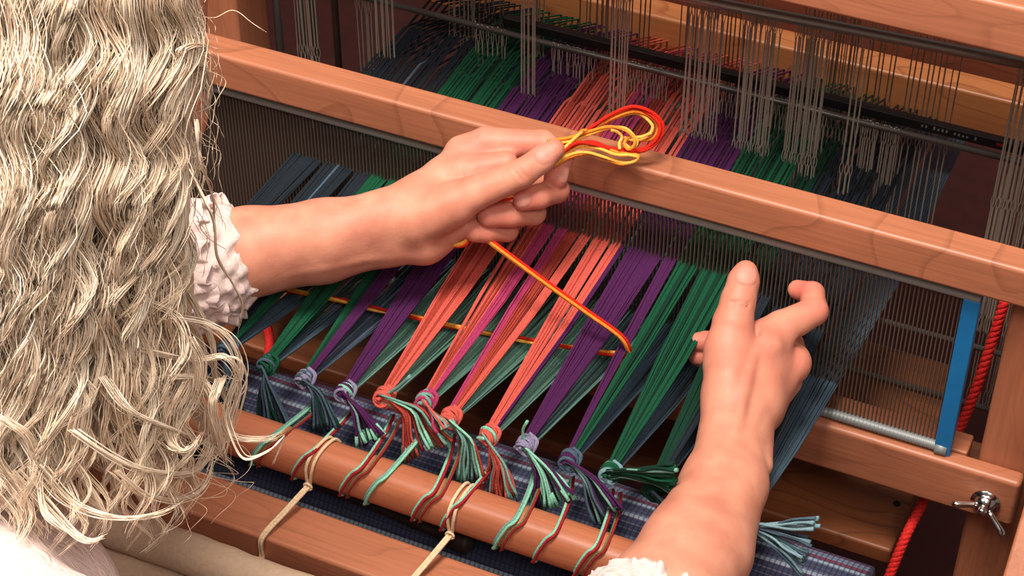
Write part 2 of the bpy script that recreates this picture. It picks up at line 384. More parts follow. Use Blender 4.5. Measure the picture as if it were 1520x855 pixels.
def doubled(P, off, m_, r, mats, sides=6):
    P = np.asarray(P); T = np.gradient(P, axis=0); T /= np.linalg.norm(T, axis=1, keepdims=True)
    for k, mat in enumerate(mats):
        a = (k-(len(mats)-1)/2)*off; s_ = np.cross(T, [0, -.4, .9]); s_ /= np.maximum(np.linalg.norm(s_, axis=1, keepdims=True), 1e-9)
        m_.tube(P+s_*a, r, mat, sides)
def rod_pt(ang, x, extra=.0016):
    c, s_ = math.cos(ang), math.sin(ang)
    return np.array([x, ROD_Y+np.sign(c)*abs(c)**.75*(.0150+extra), ROD_Z+np.sign(s_)*abs(s_)**.75*(.0165+extra)])
CORDS = [((485, 661), (457, 711), (398, 786), (393, 815), (402, 850)), ((689, 737), (668, 776), (606, 868), (600, 895), (604, 930))]
CLAB = ['cream tie cord looped over the apron rod, dropping beside the hair', 'cream tie cord looped over the apron rod at mid beam']
for ci, (a, b_, c, d, e) in enumerate(CORDS):
    xa = on(*a, 1, ROD_Y)[0]; xb = on(*b_, 1, ROD_Y-.016)[0]
    cx = on(*c, 2, .1015); cx[1] = -.3285
    P1 = [rod_pt(math.radians(g), xa+(xb-xa)*(i/5)) for i, g in enumerate((20, 60, 95, 135, 170, 205))]
    knot = rod_pt(math.radians(212), xb, .0028)
    low = np.array([cx[0]-.002, -.3290, .080]); end = np.array([cx[0]+.004, -.350, .100])
    if ci == 1: end = np.array([cx[0]+.003, -.332, .066])
    m = MB()
    for s_ in (-1, 1):
        off = np.array([.0024*s_, 0, 0])
        m.tube(smooth_path([p+off*(1.0 if i < 5 else .5) for i, p in enumerate(P1)]+[knot+off*.3], 26), .00135, 'cream_cord', 6)
    run = smooth_path([knot, knot*.5+cx*.5+np.array([0, 0, .0006]), cx, low, end], 40)
    doubled(run, .0022, m, .00135, ['cream_cord', 'cream_cord'])
    m.tube(smooth_path([knot+np.array([.003*math.cos(t), -.001, .003*math.sin(t)]) for t in np.linspace(0, 6, 7)], 24), .0011, 'cream_cord', 6)
    if ci == 0:
        for q in range(9):
            e2 = end+np.array([random.uniform(-.006, .016), random.uniform(-.02, .004), random.uniform(-.012, .008)])
            m.tube(smooth_path([end, (end+e2)/2+np.array([0, 0, .004]), e2], 10), .0009, 'cream_cord', 5)
    o = m.build('tie_cord'); tag(o, CLAB[ci], 'cord', 'cream tie cords on the apron rod')

# ------------------------------------------------------------------ warp bundles
KN = {-2: (232, 470), -1: (285, 492), 0: (338, 515), 1: (397, 540), 2: (452, 562), 3: (512, 581), 4: (570, 588), 5: (632, 594), 6: (668, 619), 7: (725, 646),
      8: (780, 660), 9: (845, 682), 10: (905, 701), 11: (968, 726), 12: (1034, 752), 13: (1098, 778)}
UP = {13: ['navy']*6+[None]*8, -2: ['navy']*14, -1: ['navy']*6+['slate']+['navy']*7, 0: ['navy']*7+['green']*7, 1: ['green']*5+['dark_green']*3+['green']*6, 2: ['green']*4+['dark_green']*2+['purple']*8,
      3: ['purple']*14, 4: ['coral']*2+['rust']*4+['coral']*3+['rust']+['coral']*4, 5: ['coral', 'coral', None, 'rust', 'coral', 'rust', 'coral', 'rust', 'coral', 'magenta', 'magenta', 'magenta', 'magenta', 'magenta'],
      6: ['magenta']*4+['rust']*5+[None]+['coral']*4, 7: ['coral']*3+['rust']+['coral']*3+[None]+['coral']*4+['purple']*2, 8: ['purple']*14,
      9: ['purple']*5+[None]+['green']*3+['dark_green']*3+['green']*2, 10: ['dark_green', 'green', 'green', 'dark_green']*3+['green']*2, 11: ['dark_green']*9+['navy']*5, 12: ['navy']*14}
LO = {i: (['slate'] if i <= 1 else ['slate', 'slate', 'lilac'] if i == 2 else ['teal', 'teal', 'mint'] if i < 8 else ['teal', 'teal', 'slate'] if i == 8 else ['slate']) for i in range(-2, 14)}
LO[1] = ['slate', 'slate', 'green']; LO[13] = ['slate']
TASS = {  # control pixels of the tassel spine, half spread (px) at the end, colours
    0: [(338, 520), (335, 560), (345, 640)], 1: [(398, 545), (395, 580), (408, 640)], 2: [(455, 568), (470, 585), (484, 640)], 3: [(516, 588), (532, 612), (552, 655)], 4: [(580, 590), (612, 612), (636, 672)],
    5: [(634, 598), (644, 618), (655, 640)], 6: [(678, 628), (694, 655), (699, 718)], 7: [(734, 655), (738, 690), (738, 742)], 8: [(786, 668), (806, 700), (822, 752)],
    9: [(852, 688), (874, 712), (904, 768)], 10: [(914, 702), (950, 704), (1004, 712)], 11: [(972, 732), (985, 750), (1000, 790)], 12: [(1040, 756), (1060, 775), (1080, 810)], 13: [(1106, 780), (1150, 792), (1204, 812)]}
TSP = {0: 22, 1: 26, 2: 22, 3: 24, 4: 42, 5: 16, 6: 20, 7: 34, 8: 36, 9: 24, 10: 24, 11: 20, 12: 20, 13: 46}
TCOL = {0: ['slate', 'navy', 'dark_green'], 1: ['slate', 'slate', 'dark_green', 'navy'], 2: ['slate', 'slate', 'dark_green', 'slate'], 3: ['purple', 'purple', 'purple', 'teal'], 4: ['coral', 'teal', 'coral', 'mint', 'rust'],
        5: ['magenta', 'coral', 'teal'], 6: ['teal', 'magenta', 'mint', 'teal', 'rust'], 7: ['coral', 'rust', 'coral', 'teal'], 8: ['mint', 'teal', 'purple', 'mint', 'purple'],
        9: ['slate', 'teal', 'purple', 'slate'], 10: ['green', 'dark_green', 'green', 'teal'], 11: ['dark_green', 'slate'], 12: ['navy', 'slate'], 13: ['sky', 'sky', 'slate']}
KCOL = {-2: ['navy'], -1: ['navy'], 0: ['slate'], 1: ['green', 'slate'], 2: ['lilac', 'slate'], 3: ['lilac', 'purple', 'mint', 'purple'], 4: ['coral', 'coral'], 5: ['magenta', 'teal'], 6: ['coral', 'coral'], 7: ['coral', 'coral', 'mint'],
        8: ['lilac', 'lilac'], 9: ['slate', 'purple'], 10: ['sky', 'green', 'green'], 11: ['dark_green'], 12: ['navy'], 13: ['slate']}
BLAB = {-2: 'dark navy warp bundle nearest the hair, mostly under the raised arm', -1: 'second dark navy warp bundle from the hair, passing under the raised forearm', 0: 'navy and green warp bundle whose knot hides behind the hair curls',
        1: 'green warp bundle with slate tassel, first knot clear of the hair', 2: 'green and purple warp bundle with slate blue tassel', 3: 'purple warp bundle with purple tassel tipped in mint',
        4: 'coral warp bundle with wide coral and teal tassel swept sideways', 5: 'coral and magenta warp bundle with its knot half hidden by a coral tassel', 6: 'magenta, rust and coral warp bundle with teal and pink tassel',
        7: 'bright coral warp bundle with one purple edge and coral tassel', 8: 'purple warp bundle with fanned mint green tassel', 9: 'purple and bright green warp bundle where the orange weft turns',
        10: 'dark green warp bundle with green tassel pointing sideways at the arm', 11: 'very dark green warp bundle just beside the upright forearm', 12: 'navy warp bundle passing under the palm of the upright hand', 13: 'slate blue edge warp bundle with pale tassel beyond the upright forearm'}
KY = -.222
KNOT = {}
for i in range(-2, 14):
    K = on(*KN[i], 1, KY); KNOT[i] = K
    xc = .024+(i-5)*.0302
    zt = {11: .168, 12: .160, 13: .150}.get(i, .178); zl = {12: .105, 13: .100}.get(i, .112)
    t = thing('warp_bundle', BLAB[i], 'yarn bundle', 'warp bundles tied in front of the reed')
    mu, ml = MB(), MB()
    ups = UP[i]; n = len(ups)
    Kd = K.copy()
    for j, c in enumerate(ups):
        fx = (j+.5)/n-.5; x = xc+fx*.0275
        jit = random.uniform(-.0012, .0012)
        # two ply-threads share most dents
        if c:
            for q in range(2):
                xx = x+q*.0009
                pts = [Kd+np.array([fx*.006, .0, .0015+random.uniform(-.001, .001)]), None, (xx, 0, zt+jit), (xx, .15+.05*(j % 3), zt+.0075+jit), (x, .42, .100), (x, .70, .087)]
                a_, b_ = np.array(pts[0]), np.array(pts[2]); sag = a_*.45+b_*.55+np.array([fx*.004, 0, -.0015+random.uniform(-.0012, .0012)])
                pts[1] = sag
                P = [a_, a_*.75+sag*.25, a_*.4+sag*.6, sag, sag*.5+b_*.5, b_]+[np.array(p) for p in pts[3:]]
                mu.tube(P, .00082, c, 5, cap=False)
        lc = LO[i][j % len(LO[i])]
        for q in range(2):
            xx = x+.0006+q*.0010
            a_ = Kd+np.array([fx*.007, .001, -.0025+random.uniform(-.001, .001)]); b_ = np.array((xx, 0, zl+random.uniform(-.0025, .0025)))
            sag = a_*.5+b_*.5+np.array([fx*.004, 0, random.uniform(-.0012, .0012)])
            P = [a_, a_*.6+sag*.4, sag, b_, np.array((xx, .190, zl-.046)), np.array((x, .42, .050)), np.array((x, .70, .087))]
            ml.tube(P, .00078, lc, 5, cap=False)
    mu.build('upper_threads', t); ml.build('lower_threads', t)
    # overhand knot: stacked wraps of a few yarns round the gathered bundle
    ax = (np.array([xc, 0, (zt+zl)/2])-K); ax /= np.linalg.norm(ax)
    u_ = np.cross(ax, [0, 0, 1]); u_ /= np.linalg.norm(u_); w_ = np.cross(ax, u_)
    mk = MB(); kc = KCOL[i]
    for q in range(9):
        h0 = (q-4.0)*.00125+random.uniform(-.0004, .0004); a = np.linspace(0, 2*math.pi, 21)[:-1]; rr = .0048+.0013*(1-abs(q-4)/4.5)+random.uniform(-.0004, .0004)
        p_ = random.uniform(0, 6)
        P = [K+ax*(h0+.0018*math.sin(aa+p_))+u_*rr*math.cos(aa)+w_*rr*math.sin(aa) for aa in a]
        mk.tube(P, .00125, kc[(q//2) % len(kc)], 6, closed=True)
    P = smooth_path([K+ax*.006+w_*-.006, K+u_*.0075-w_*.003+ax*.003, K-ax*.004+w_*.006+u_*.004, K-ax*.006-u_*.004], 20)
    mk.tube(P, .0016, kc[0], 7)
    P = smooth_path([K+ax*.007+u_*.003, K+w_*.0070+ax*.002, K-ax*.003+w_*.003-u_*.0066, K-ax*.007-w_*.002], 20); mk.tube(P, .0015, kc[-1], 7)
    mk.build('knot', t)
    if i in TASS:
        mt = MB(); sp = TASS[i]; ns = 34 if i not in (5, 0, 11, 12) else 18
        for s_ in range(ns):
            f = random.uniform(-1, 1); g = random.uniform(-1, 1); ln = random.uniform(.82, 1.04)
            d_px = np.array(sp[2])-np.array(sp[1]); d_px = d_px/np.linalg.norm(d_px); nrm = np.array([-d_px[1], d_px[0]])
            e2 = np.array(sp[1])+(np.array(sp[2])-np.array(sp[1]))*ln+nrm*TSP[i]*f
            m2 = np.array(sp[1])+nrm*TSP[i]*.38*f
            p0 = K-ax*.004+u_*f*.004+w_*g*.004
            p1 = on(m2[0], m2[1], 1, KY-.008+g*.006); p2 = on(e2[0], e2[1], 1, KY-.012+g*.009)
            if p2[2] < .102: p2 = on(e2[0], e2[1], 2, .102+random.uniform(0, .006))
            cname = TCOL[i][s_ % len(TCOL[i])]
            wob = np.array([random.uniform(-.002, .002) for _ in range(3)])
            P = smooth_path([p0, p0*.5+p1*.5+np.array([0, -.001, .002]), p1, p1*.5+p2*.5+wob, p2], 12)
            mt.tube(P, list(np.full(10, .00105))+[.00125, .0016], cname, 5)
            if i in (3, 4, 8) and s_ % 3 == 0: mt.tube([P[-3], P[-2], P[-1]+(P[-1]-P[-2])*.25], [.0012, .0015, .0019], 'mint', 5)
        if i == 8: mt.tube(smooth_path([K, on(776, 640, 1, KY), on(783, 625, 1, KY)], 8), .0012, 'mint', 5)
        if i == 4: mt.tube(smooth_path([K, on(592, 574, 1, KY), on(609, 558, 1, KY)], 8), .0014, 'teal', 5)
        mt.build('tassel', t)

# ------------------------------------------------------------------ lacing cord round the apron rod
lace = thing('lacing_cord', 'doubled green and red lacing cord spiralling round the wooden apron rod', 'cord')
LOOPS = [(372, 684, 0), (433, 703, 1), (504, 726, 2), (541, 736, 3), (611, 757, 4), (654, 768, 5), (733, 796, 6), (792, 818, 7), (853, 838, 8), (908, 852, 9), (945, 868, 10)]
for lx, ly, ki in LOOPS:
    x0 = on(lx, ly, 1, ROD_Y-.014)[0]; dx = on(lx+36, ly-44, 1, ROD_Y-.004)[0]-x0
    m = MB(); kk = min(KN, key=lambda q: (KN[q][0]-lx-72)**2+(KN[q][1]-ly+108)**2); tgt = KNOT[kk]+np.array([random.uniform(-.004, .004), .012, -.030])
    P = [rod_pt(math.radians(-20), x0-.003), rod_pt(math.radians(-55), x0-.002), rod_pt(math.radians(-95), x0-.001), rod_pt(math.radians(-140), x0), rod_pt(math.radians(-180), x0+dx*.25), rod_pt(math.radians(-220), x0+dx*.65),
         rod_pt(math.radians(-255), x0+dx), (rod_pt(math.radians(-275), x0+dx*1.2)+tgt)/2, tgt]
    doubled(smooth_path(P, 48), .0019, m, .00118, ['mint', 'crimson'] if ki % 3 else ['teal', 'mint'], 6)
    if ki % 2 == 0:
        P2 = [p+np.array([.0046, 0, 0])+np.array([.002*k/8, 0, 0]) for k, p in enumerate(P)]
        doubled(smooth_path(P2, 40), .0015, m, .0008, ['olive', 'crimson'], 5)
    m.build('lacing_loop', lace)

# ------------------------------------------------------------------ red brake cord
m = MB()
P = smooth_path([on(1492, 445, 1, .085), on(1468, 520, 1, .075), on(1440, 600, 1, .06), on(1408, 668, 1, .045), on(1374, 738, 1, .024), on(1345, 795, 1, -.012), on(1318, 860, 1, -.03), on(1300, 905, 1, -.04)], 160)
tt = np.arange(len(P)); T_ = np.gradient(P, axis=0); T_ /= np.linalg.norm(T_, axis=1, keepdims=True)
s1 = np.cross(T_, [0, 1, 0]); s1 /= np.linalg.norm(s1, axis=1, keepdims=True); s2 = np.cross(T_, s1)
for q in range(3):
    a = tt*.8+q*2*math.pi/3
    m.tube(P+.0018*(np.cos(a)[:, None]*s1+np.sin(a)[:, None]*s2), .0027, 'red_rope', 7)
o = m.build('red_cord'); tag(o, 'bright red braided cord hanging beside the blue reed end', 'cord')
m = MB(); P = smooth_path([on(380, 430, 1, .02), on(392, 470, 1, .01), on(400, 505, 1, .0), on(396, 545, 1, -.02)], 30)
m.tube(P, .0045, 'red_rope', 8); o = m.build('red_cord'); tag(o, 'short red cord showing between green bundles near the sleeve', 'cord')

# ------------------------------------------------------------------ implicit-surface body builder (millimetres)
class Field:
    def __init__(s, lo, hi, res):
        s.lo = np.array(lo, float); s.res = res; s.n = np.ceil((np.array(hi)-s.lo)/res).astype(int)+1
        s.ax = [s.lo[k]+np.arange(s.n[k])*res for k in range(3)]
    def blank(s): return np.full(s.n, 40.0, np.float32)
    def sub(s, lo, hi):
        i0 = np.clip(np.floor((lo-s.lo)/s.res).astype(int), 0, s.n); i1 = np.clip(np.ceil((hi-s.lo)/s.res).astype(int)+1, 0, s.n)
        sl = tuple(slice(i0[k], i1[k]) for k in range(3))
        X, Y, Z = np.meshgrid(*[s.ax[k][sl[k]] for k in range(3)], indexing='ij', sparse=True)
        return sl, X, Y, Z
    def cone(s, A, a, b, ra, rb, k=4.0, sub=False):
        a = np.asarray(a, float); b = np.asarray(b, float); R = max(ra, rb)+k*2.2+3
        sl, X, Y, Z = s.sub(np.minimum(a, b)-R, np.maximum(a, b)+R)
        if any(q.start >= q.stop for q in sl): return
        ba = b-a; l2 = max(ba@ba, 1e-6)
        h = np.clip(((X-a[0])*ba[0]+(Y-a[1])*ba[1]+(Z-a[2])*ba[2])/l2, 0, 1)
        d = np.sqrt((X-a[0]-h*ba[0])**2+(Y-a[1]-h*ba[1])**2+(Z-a[2]-h*ba[2])**2)-(ra+(rb-ra)*h)
        s.merge(A, sl, d, k, sub)
    def ell(s, A, c, rad, k=6.0, sub=False, rot=None):
        c = np.asarray(c, float); R = max(rad)+k*2.2+3
        sl, X, Y, Z = s.sub(c-R, c+R)
        if any(q.start >= q.stop for q in sl): return
        x, y, z = X-c[0], Y-c[1], Z-c[2]
        if rot is not None: x, y, z = [rot[i][0]*x+rot[i][1]*y+rot[i][2]*z for i in range(3)]
        k0 = np.sqrt((x/rad[0])**2+(y/rad[1])**2+(z/rad[2])**2); k1 = np.sqrt((x/rad[0]**2)**2+(y/rad[1]**2)**2+(z/rad[2]**2)**2)
        s.merge(A, sl, k0*(k0-1)/np.maximum(k1, 1e-6), k, sub)
    def merge(s, A, sl, d, k, sub):
        o = A[sl]
        if sub:
            d = -d; h = np.clip(.5-.5*(d-o)/k*-1*-1, 0, 1) if False else np.clip(.5+.5*(d-o)/k, 0, 1)
            A[sl] = o*(1-h)+d*h+k*h*(1-h)
        else:
            h = np.clip(.5+.5*(d-o)/k, 0, 1); A[sl] = d*(1-h)+o*h-k*h*(1-h)
    def surface(s, A):
        ins = A < 0
        nx, ny, nz = A.shape
        c = np.zeros((nx-1, ny-1, nz-1), np.int8)
        for dx in (0, 1):
            for dy in (0, 1):
                for dz in (0, 1): c += ins[dx:nx-1+dx, dy:ny-1+dy, dz:nz-1+dz]
        act = np.argwhere((c > 0) & (c < 8))
        idx = np.full(c.shape, -1, np.int64); idx[tuple(act.T)] = np.arange(len(act))
        acc = np.zeros((len(act), 3)); cnt = np.zeros(len(act))
        cor = [(0, 0, 0), (1, 0, 0), (0, 1, 0), (1, 1, 0), (0, 0, 1), (1, 0, 1), (0, 1, 1), (1, 1, 1)]
        for i in range(8):
            for j in range(i+1, 8):
                if sum(abs(cor[i][k]-cor[j][k]) for k in range(3)) != 1: continue
                va = A[tuple((act+cor[i]).T)]; vb = A[tuple((act+cor[j]).T)]
                msk = (va < 0) != (vb < 0); t = np.where(msk, va/np.where(msk, va-vb, 1), 0)
                p = np.array(cor[i])+t[:, None]*(np.array(cor[j])-np.array(cor[i]))
                acc += p*msk[:, None]; cnt += msk
        V = (act+acc/cnt[:, None])*s.res+s.lo
        Q = []
        for ax_ in range(3):
            o1, o2 = [(1, 2), (2, 0), (0, 1)][ax_]
            sa = [slice(None)]*3; sb = [slice(None)]*3; sa[ax_] = slice(0, -1); sb[ax_] = slice(1, None)
            a_, b_ = ins[tuple(sa)], ins[tuple(sb)]
            e = np.argwhere(a_ != b_); fl_ = a_[tuple(e.T)]
            ok = (e[:, o1] > 0) & (e[:, o2] > 0) & (e[:, o1] < A.shape[o1]-1) & (e[:, o2] < A.shape[o2]-1); e, fl_ = e[ok], fl_[ok]
            d1 = np.zeros(3, int); d1[o1] = 1; d2 = np.zeros(3, int); d2[o2] = 1
            q = np.stack([idx[tuple((e-d1-d2).T)], idx[tuple((e-d2).T)], idx[tuple(e.T)], idx[tuple((e-d1).T)]], 1)
            q = np.where(fl_[:, None], q, q[:, ::-1]); Q.append(q)
        return V, np.concatenate(Q)
def J(px, py, d): return at(px, py, d)*1000

def mesh_np(name, V, Q, mat, parent=None, attrs=None):
    me = bpy.data.meshes.new(name); me.vertices.add(len(V)); me.vertices.foreach_set('co', np.asarray(V, np.float32).ravel())
    k = Q.shape[1]
    me.loops.add(Q.size); me.loops.foreach_set('vertex_index', Q.ravel().astype(np.int32))
    me.polygons.add(len(Q)); me.polygons.foreach_set('loop_start', np.arange(0, Q.size, k, dtype=np.int32)); me.polygons.foreach_set('loop_total', np.full(len(Q), k, np.int32))
    me.polygons.foreach_set('use_smooth', np.ones(len(Q), bool)); me.update(calc_edges=True)
    me.materials.append(MATS[mat])
    for nm, val in (attrs or {}).items():
        a = me.attributes.new(nm, 'FLOAT', 'POINT'); a.data.foreach_set('value', np.asarray(val, np.float32))
    o = bpy.data.objects.new(name, me); col.objects.link(o)
    if parent: o.parent = parent
    return o

def skin_mat():
    m_, nt, b = new_mat('skin'); N = nt.nodes; L = nt.links
    tc = N.new('ShaderNodeTexCoord')
    n1 = N.new('ShaderNodeTexNoise'); n1.inputs['Scale'].default_value = 45; n1.inputs['Detail'].default_value = 5; L.new(tc.outputs['Object'], n1.inputs['Vector'])
    cr = N.new('ShaderNodeValToRGB'); cr.color_ramp.elements[0].position = .32; cr.color_ramp.elements[1].position = .68
    cr.color_ramp.elements[0].color = lin(192, 124, 102); cr.color_ramp.elements[1].color = lin(214, 148, 123); L.new(n1.outputs['Fac'], cr.inputs[0])
    fa = N.new('ShaderNodeAttribute'); fa.attribute_name = 'flush'
    m1 = N.new('ShaderNodeMixRGB'); m1.inputs[2].default_value = lin(206, 108, 96); L.new(cr.outputs[0], m1.inputs[1]); L.new(fa.outputs['Fac'], m1.inputs[0])
    na = N.new('ShaderNodeAttribute'); na.attribute_name = 'nail'
    m2 = N.new('ShaderNodeMixRGB'); m2.inputs[2].default_value = lin(204, 138, 122); L.new(m1.outputs[0], m2.inputs[1]); L.new(na.outputs['Fac'], m2.inputs[0])
    L.new(m2.outputs[0], b.inputs['Base Color'])
    mr = N.new('ShaderNodeMapRange'); mr.inputs[3].default_value = .50; mr.inputs[4].default_value = .48; L.new(na.outputs['Fac'], mr.inputs[0]); L.new(mr.outputs[0], b.inputs['Roughness'])
    b.inputs['Specular IOR Level'].default_value = .3; b.inputs['Subsurface Weight'].default_value = .18; b.inputs['Subsurface Radius'].default_value = (1, .35, .2); b.inputs['Subsurface Scale'].default_value = .004
    n2 = N.new('ShaderNodeTexNoise'); n2.inputs['Scale'].default_value = 420; n2.inputs['Detail'].default_value = 3; L.new(tc.outputs['Object'], n2.inputs['Vector'])
    bp = N.new('ShaderNodeBump'); bp.inputs['Strength'].default_value = .16; bp.inputs['Distance'].default_value = .0012; L.new(n2.outputs['Fac'], bp.inputs['Height']); L.new(bp.outputs[0], b.inputs['Normal'])
    MATS['skin'] = m_
skin_mat()

person = thing('person', 'person with long wavy pale blond hair and white blouse reaching over the warp', 'person')
BV, BQ, FLUSH, NAIL = [], [], [], []
def chain(F, A, pts, rad, k=3.0):
    for i in range(len(pts)-1): F.cone(A, pts[i], pts[i+1], rad[i], rad[i+1], k)
def hand(palm, fingers, creases, res, nails, flush, kf=7.0, ridges=()):
    allp = np.array([p for p, r in [(q[0], 0) for q in palm]+[(q[1], 0) for q in palm]]+[p for f in fingers for p in f[0]])
    F = Field(allp.min(0)-48, allp.max(0)+48, res)
    A = F.blank()
    for a, b, ra, rb, k in palm: F.cone(A, a, b, ra, rb, k)
    for a, b, ra, rb, k in ridges: F.cone(A, a, b, ra, rb, k)
    T = A.copy()
    for pts, rad in fingers:
        G = F.blank(); chain(F, G, pts, rad, 2.5)
        h = np.clip(.5+.5*(G-A)/kf, 0, 1); S = G*(1-h)+A*h-kf*h*(1-h)
        kk = 1.2; h = np.clip(.5+.5*(S-T)/kk, 0, 1); T = S*(1-h)+T*h-kk*h*(1-h)
    for a, b, r, k in creases: F.cone(T, a, b, r, r, k, sub=True)
    V, Q = F.surface(T)
    fl_ = np.zeros(len(V)); nl = np.zeros(len(V))
    for c, r, s_ in flush: fl_ = np.maximum(fl_, s_*np.exp(-((V-c)**2).sum(1)/r**2))
    for c, axis, nrm, hw, hl in nails:
        axis = axis/np.linalg.norm(axis); nrm = nrm-axis*(nrm@axis); nrm /= np.linalg.norm(nrm); sd = np.cross(axis, nrm)
        D = V-c; q = (np.abs(D@sd)/hw)**2.6+(np.abs(D@axis)/hl)**2.6
        w = np.clip((1.12-q)/.24, 0, 1)*((D@nrm) > -4); nl = np.maximum(nl, w)
        # nail plate: a flat, slightly raised sheet with a groove behind it
        V = V+(w*.35)[:, None]*nrm - (np.exp(-((q-1.35)/.3)**2)*((D@nrm) > -3)*.35)[:, None]*nrm
    o = sum(len(v) for v in BV); BV.append(V/1000); BQ.append(Q+o); FLUSH.append(fl_); NAIL.append(nl)
TOCAM = -FW

# ---- raised hand holding the orange yarn, forearm from the sleeve
E_R = J(868, 1062, 1.19); E_L = J(120, 432, 1.47); W1 = J(598, 330, 1.462)
palm = [(E_L, J(300, 388, 1.47), 42, 36, 8), (J(300, 388, 1.47), J(370, 373, 1.47), 36, 32.5, 8), (J(370, 366, 1.465), J(480, 348, 1.462), 28, 25, 8), (J(370, 384, 1.475), J(480, 368, 1.472), 28, 25, 8),
        (J(480, 348, 1.462), J(570, 326, 1.46), 25, 20.5, 8), (J(480, 368, 1.472), J(575, 352, 1.47), 25, 20.5, 8),
        (J(570, 326, 1.46), J(622, 300, 1.462), 20.5, 19, 8), (J(575, 352, 1.47), J(628, 352, 1.474), 20.5, 18.5, 8),
        (J(622, 300, 1.462), J(690, 236, 1.475), 19, 13.5, 8), (J(625, 322, 1.468), J(700, 262, 1.485), 19, 14, 8),
        (J(626, 335, 1.475), J(704, 288, 1.49), 18, 14, 8), (J(628, 352, 1.478), J(696, 314, 1.492), 18, 13, 8),
        (J(630, 358, 1.468), J(676, 334, 1.470), 15, 13, 8),
        (J(618, 328, 1.455), J(672, 304, 1.446), 18, 16, 8), (J(660, 262, 1.466), J(700, 262, 1.462), 11, 9, 8), (J(690, 256, 1.462), J(752, 242, 1.460), 12, 8, 8), (J(700, 300, 1.470), J(735, 300, 1.474), 13, 11, 6)]
thumb = ([J(640, 318, 1.452), J(702, 288, 1.440), J(772, 259, 1.432), J(805, 236, 1.430), J(823, 222, 1.430)], [17.0, 13.2, 10.8, 9.8, 7.8])
index = ([J(686, 226, 1.474), J(722, 212, 1.474), J(806, 213, 1.468), J(832, 236, 1.462), J(825, 264, 1.457)], [13.0, 12.0, 10.0, 9.6, 9.2])
middle = ([J(700, 252, 1.486), J(806, 262, 1.484), J(826, 282, 1.466), J(800, 292, 1.452), J(777, 297, 1.448)], [12, 10.2, 9.6, 9.2, 8.2])
ring = ([J(704, 282, 1.492), J(790, 300, 1.488), J(792, 316, 1.470), J(758, 319, 1.458), J(726, 321, 1.455)], [12, 10, 9.2, 9.2, 8.8])
pinky = ([J(696, 308, 1.494), J(756, 330, 1.488), J(752, 342, 1.474), J(722, 343, 1.464), J(706, 344, 1.462)], [11, 9.0, 8.4, 8.4, 8.2])
nails = [(J(809, 228, 1.421), J(823, 219, 1.43)-J(800, 236, 1.43), TOCAM+DN*-.35, 6.6, 7.6), (J(776, 299, 1.439), J(766, 304, 1.44)-J(790, 296, 1.44), TOCAM+DN*.5, 4.8, 6.2),
         (J(838, 260, 1.451), J(832, 272, 1.45)-J(842, 250, 1.45), TOCAM+RT*.9, 5.0, 6.0)]
creases = [(J(763, 252, 1.4212), J(775, 268, 1.4216), .7, 1.6), (J(769, 248, 1.4210), J(781, 264, 1.4214), .6, 1.6),
           (J(712, 252, 1.448), J(790, 232, 1.4485), 1.4, 2.5), (J(688, 246, 1.449), J(694, 266, 1.448), .7, 2)]
flush = [(J(835, 262, 1.45), 14, .8), (J(780, 298, 1.445), 15, .7), (J(740, 322, 1.45), 22, .5), (J(715, 343, 1.46), 16, .5), (J(815, 225, 1.43), 12, .45), (J(720, 235, 1.46), 26, .45), (J(760, 215, 1.46), 22, .4)]
ridges = [(J(400, 406, 1.456), J(480, 392, 1.4515), .5, 1.6, 6), (J(480, 392, 1.4515), J(590, 374, 1.458), 1.6, .6, 6)]
hand(palm, [thumb, index, middle, ring, pinky], creases, 1.35, nails, flush, ridges=ridges)

# ---- upright hand at the reed, forearm rising from the lower edge of the picture
palm = [(E_R, J(985, 900, 1.262), 43, 40, 8), (J(985, 900, 1.262), J(1034, 815, 1.300), 40, 35, 8),
        (J(1026, 815, 1.300), J(1066, 720, 1.345), 32, 24.5, 8), (J(1050, 815, 1.304), J(1088, 720, 1.348), 30, 22.5, 8),
        (J(1066, 720, 1.345), J(1082, 650, 1.372), 24.5, 19.5, 8), (J(1088, 720, 1.348), J(1100, 655, 1.378), 22.5, 18.5, 8),
        (J(1082, 650, 1.372), J(1082, 592, 1.386), 19.5, 18.5, 8), (J(1100, 655, 1.378), J(1122, 590, 1.396), 18.5, 19, 8),
        (J(1086, 600, 1.386), J(1080, 520, 1.392), 18.5, 16.5, 8), (J(1110, 600, 1.392), J(1120, 520, 1.404), 19, 17, 8),
        (J(1120, 600, 1.398), J(1146, 510, 1.412), 18, 14.5, 8), (J(1126, 602, 1.404), J(1170, 536, 1.424), 17, 14, 8), (J(1122, 610, 1.41), J(1160, 565, 1.44), 17, 13, 8),
        (J(1128, 650, 1.385), J(1136, 690, 1.36), 6, 4, 8)]
thumb = ([J(1082, 540, 1.392), J(1088, 480, 1.394), J(1096, 446, 1.396), J(1104, 416, 1.398), J(1107, 404, 1.400)], [17, 14.5, 12.4, 11.2, 8.6])
index = ([J(1122, 512, 1.408), J(1160, 488, 1.414), J(1208, 462, 1.424), J(1206, 436, 1.440), J(1184, 430, 1.452)], [15.5, 13.2, 10.4, 8.8, 7.4])
middle = ([J(1176, 540, 1.424), J(1172, 512, 1.462), J(1110, 508, 1.478), J(1046, 508, 1.470), J(1034, 508, 1.468)], [13.5, 10.5, 9.5, 8.2, 7.4])
ring = ([J(1164, 562, 1.438), J(1160, 540, 1.470), J(1100, 532, 1.484), J(1046, 530, 1.474), J(1036, 530, 1.472)], [12.5, 10, 9, 8, 7])
pinky = ([J(1152, 582, 1.44), J(1146, 566, 1.466), J(1100, 556, 1.476), J(1056, 548, 1.472)], [11.5, 9, 8, 6.8])
nails = [(J(1108, 409, 1.390), J(1110, 396, 1.40)-J(1104, 422, 1.40), TOCAM+DN*-.75, 7.4, 6.6)]
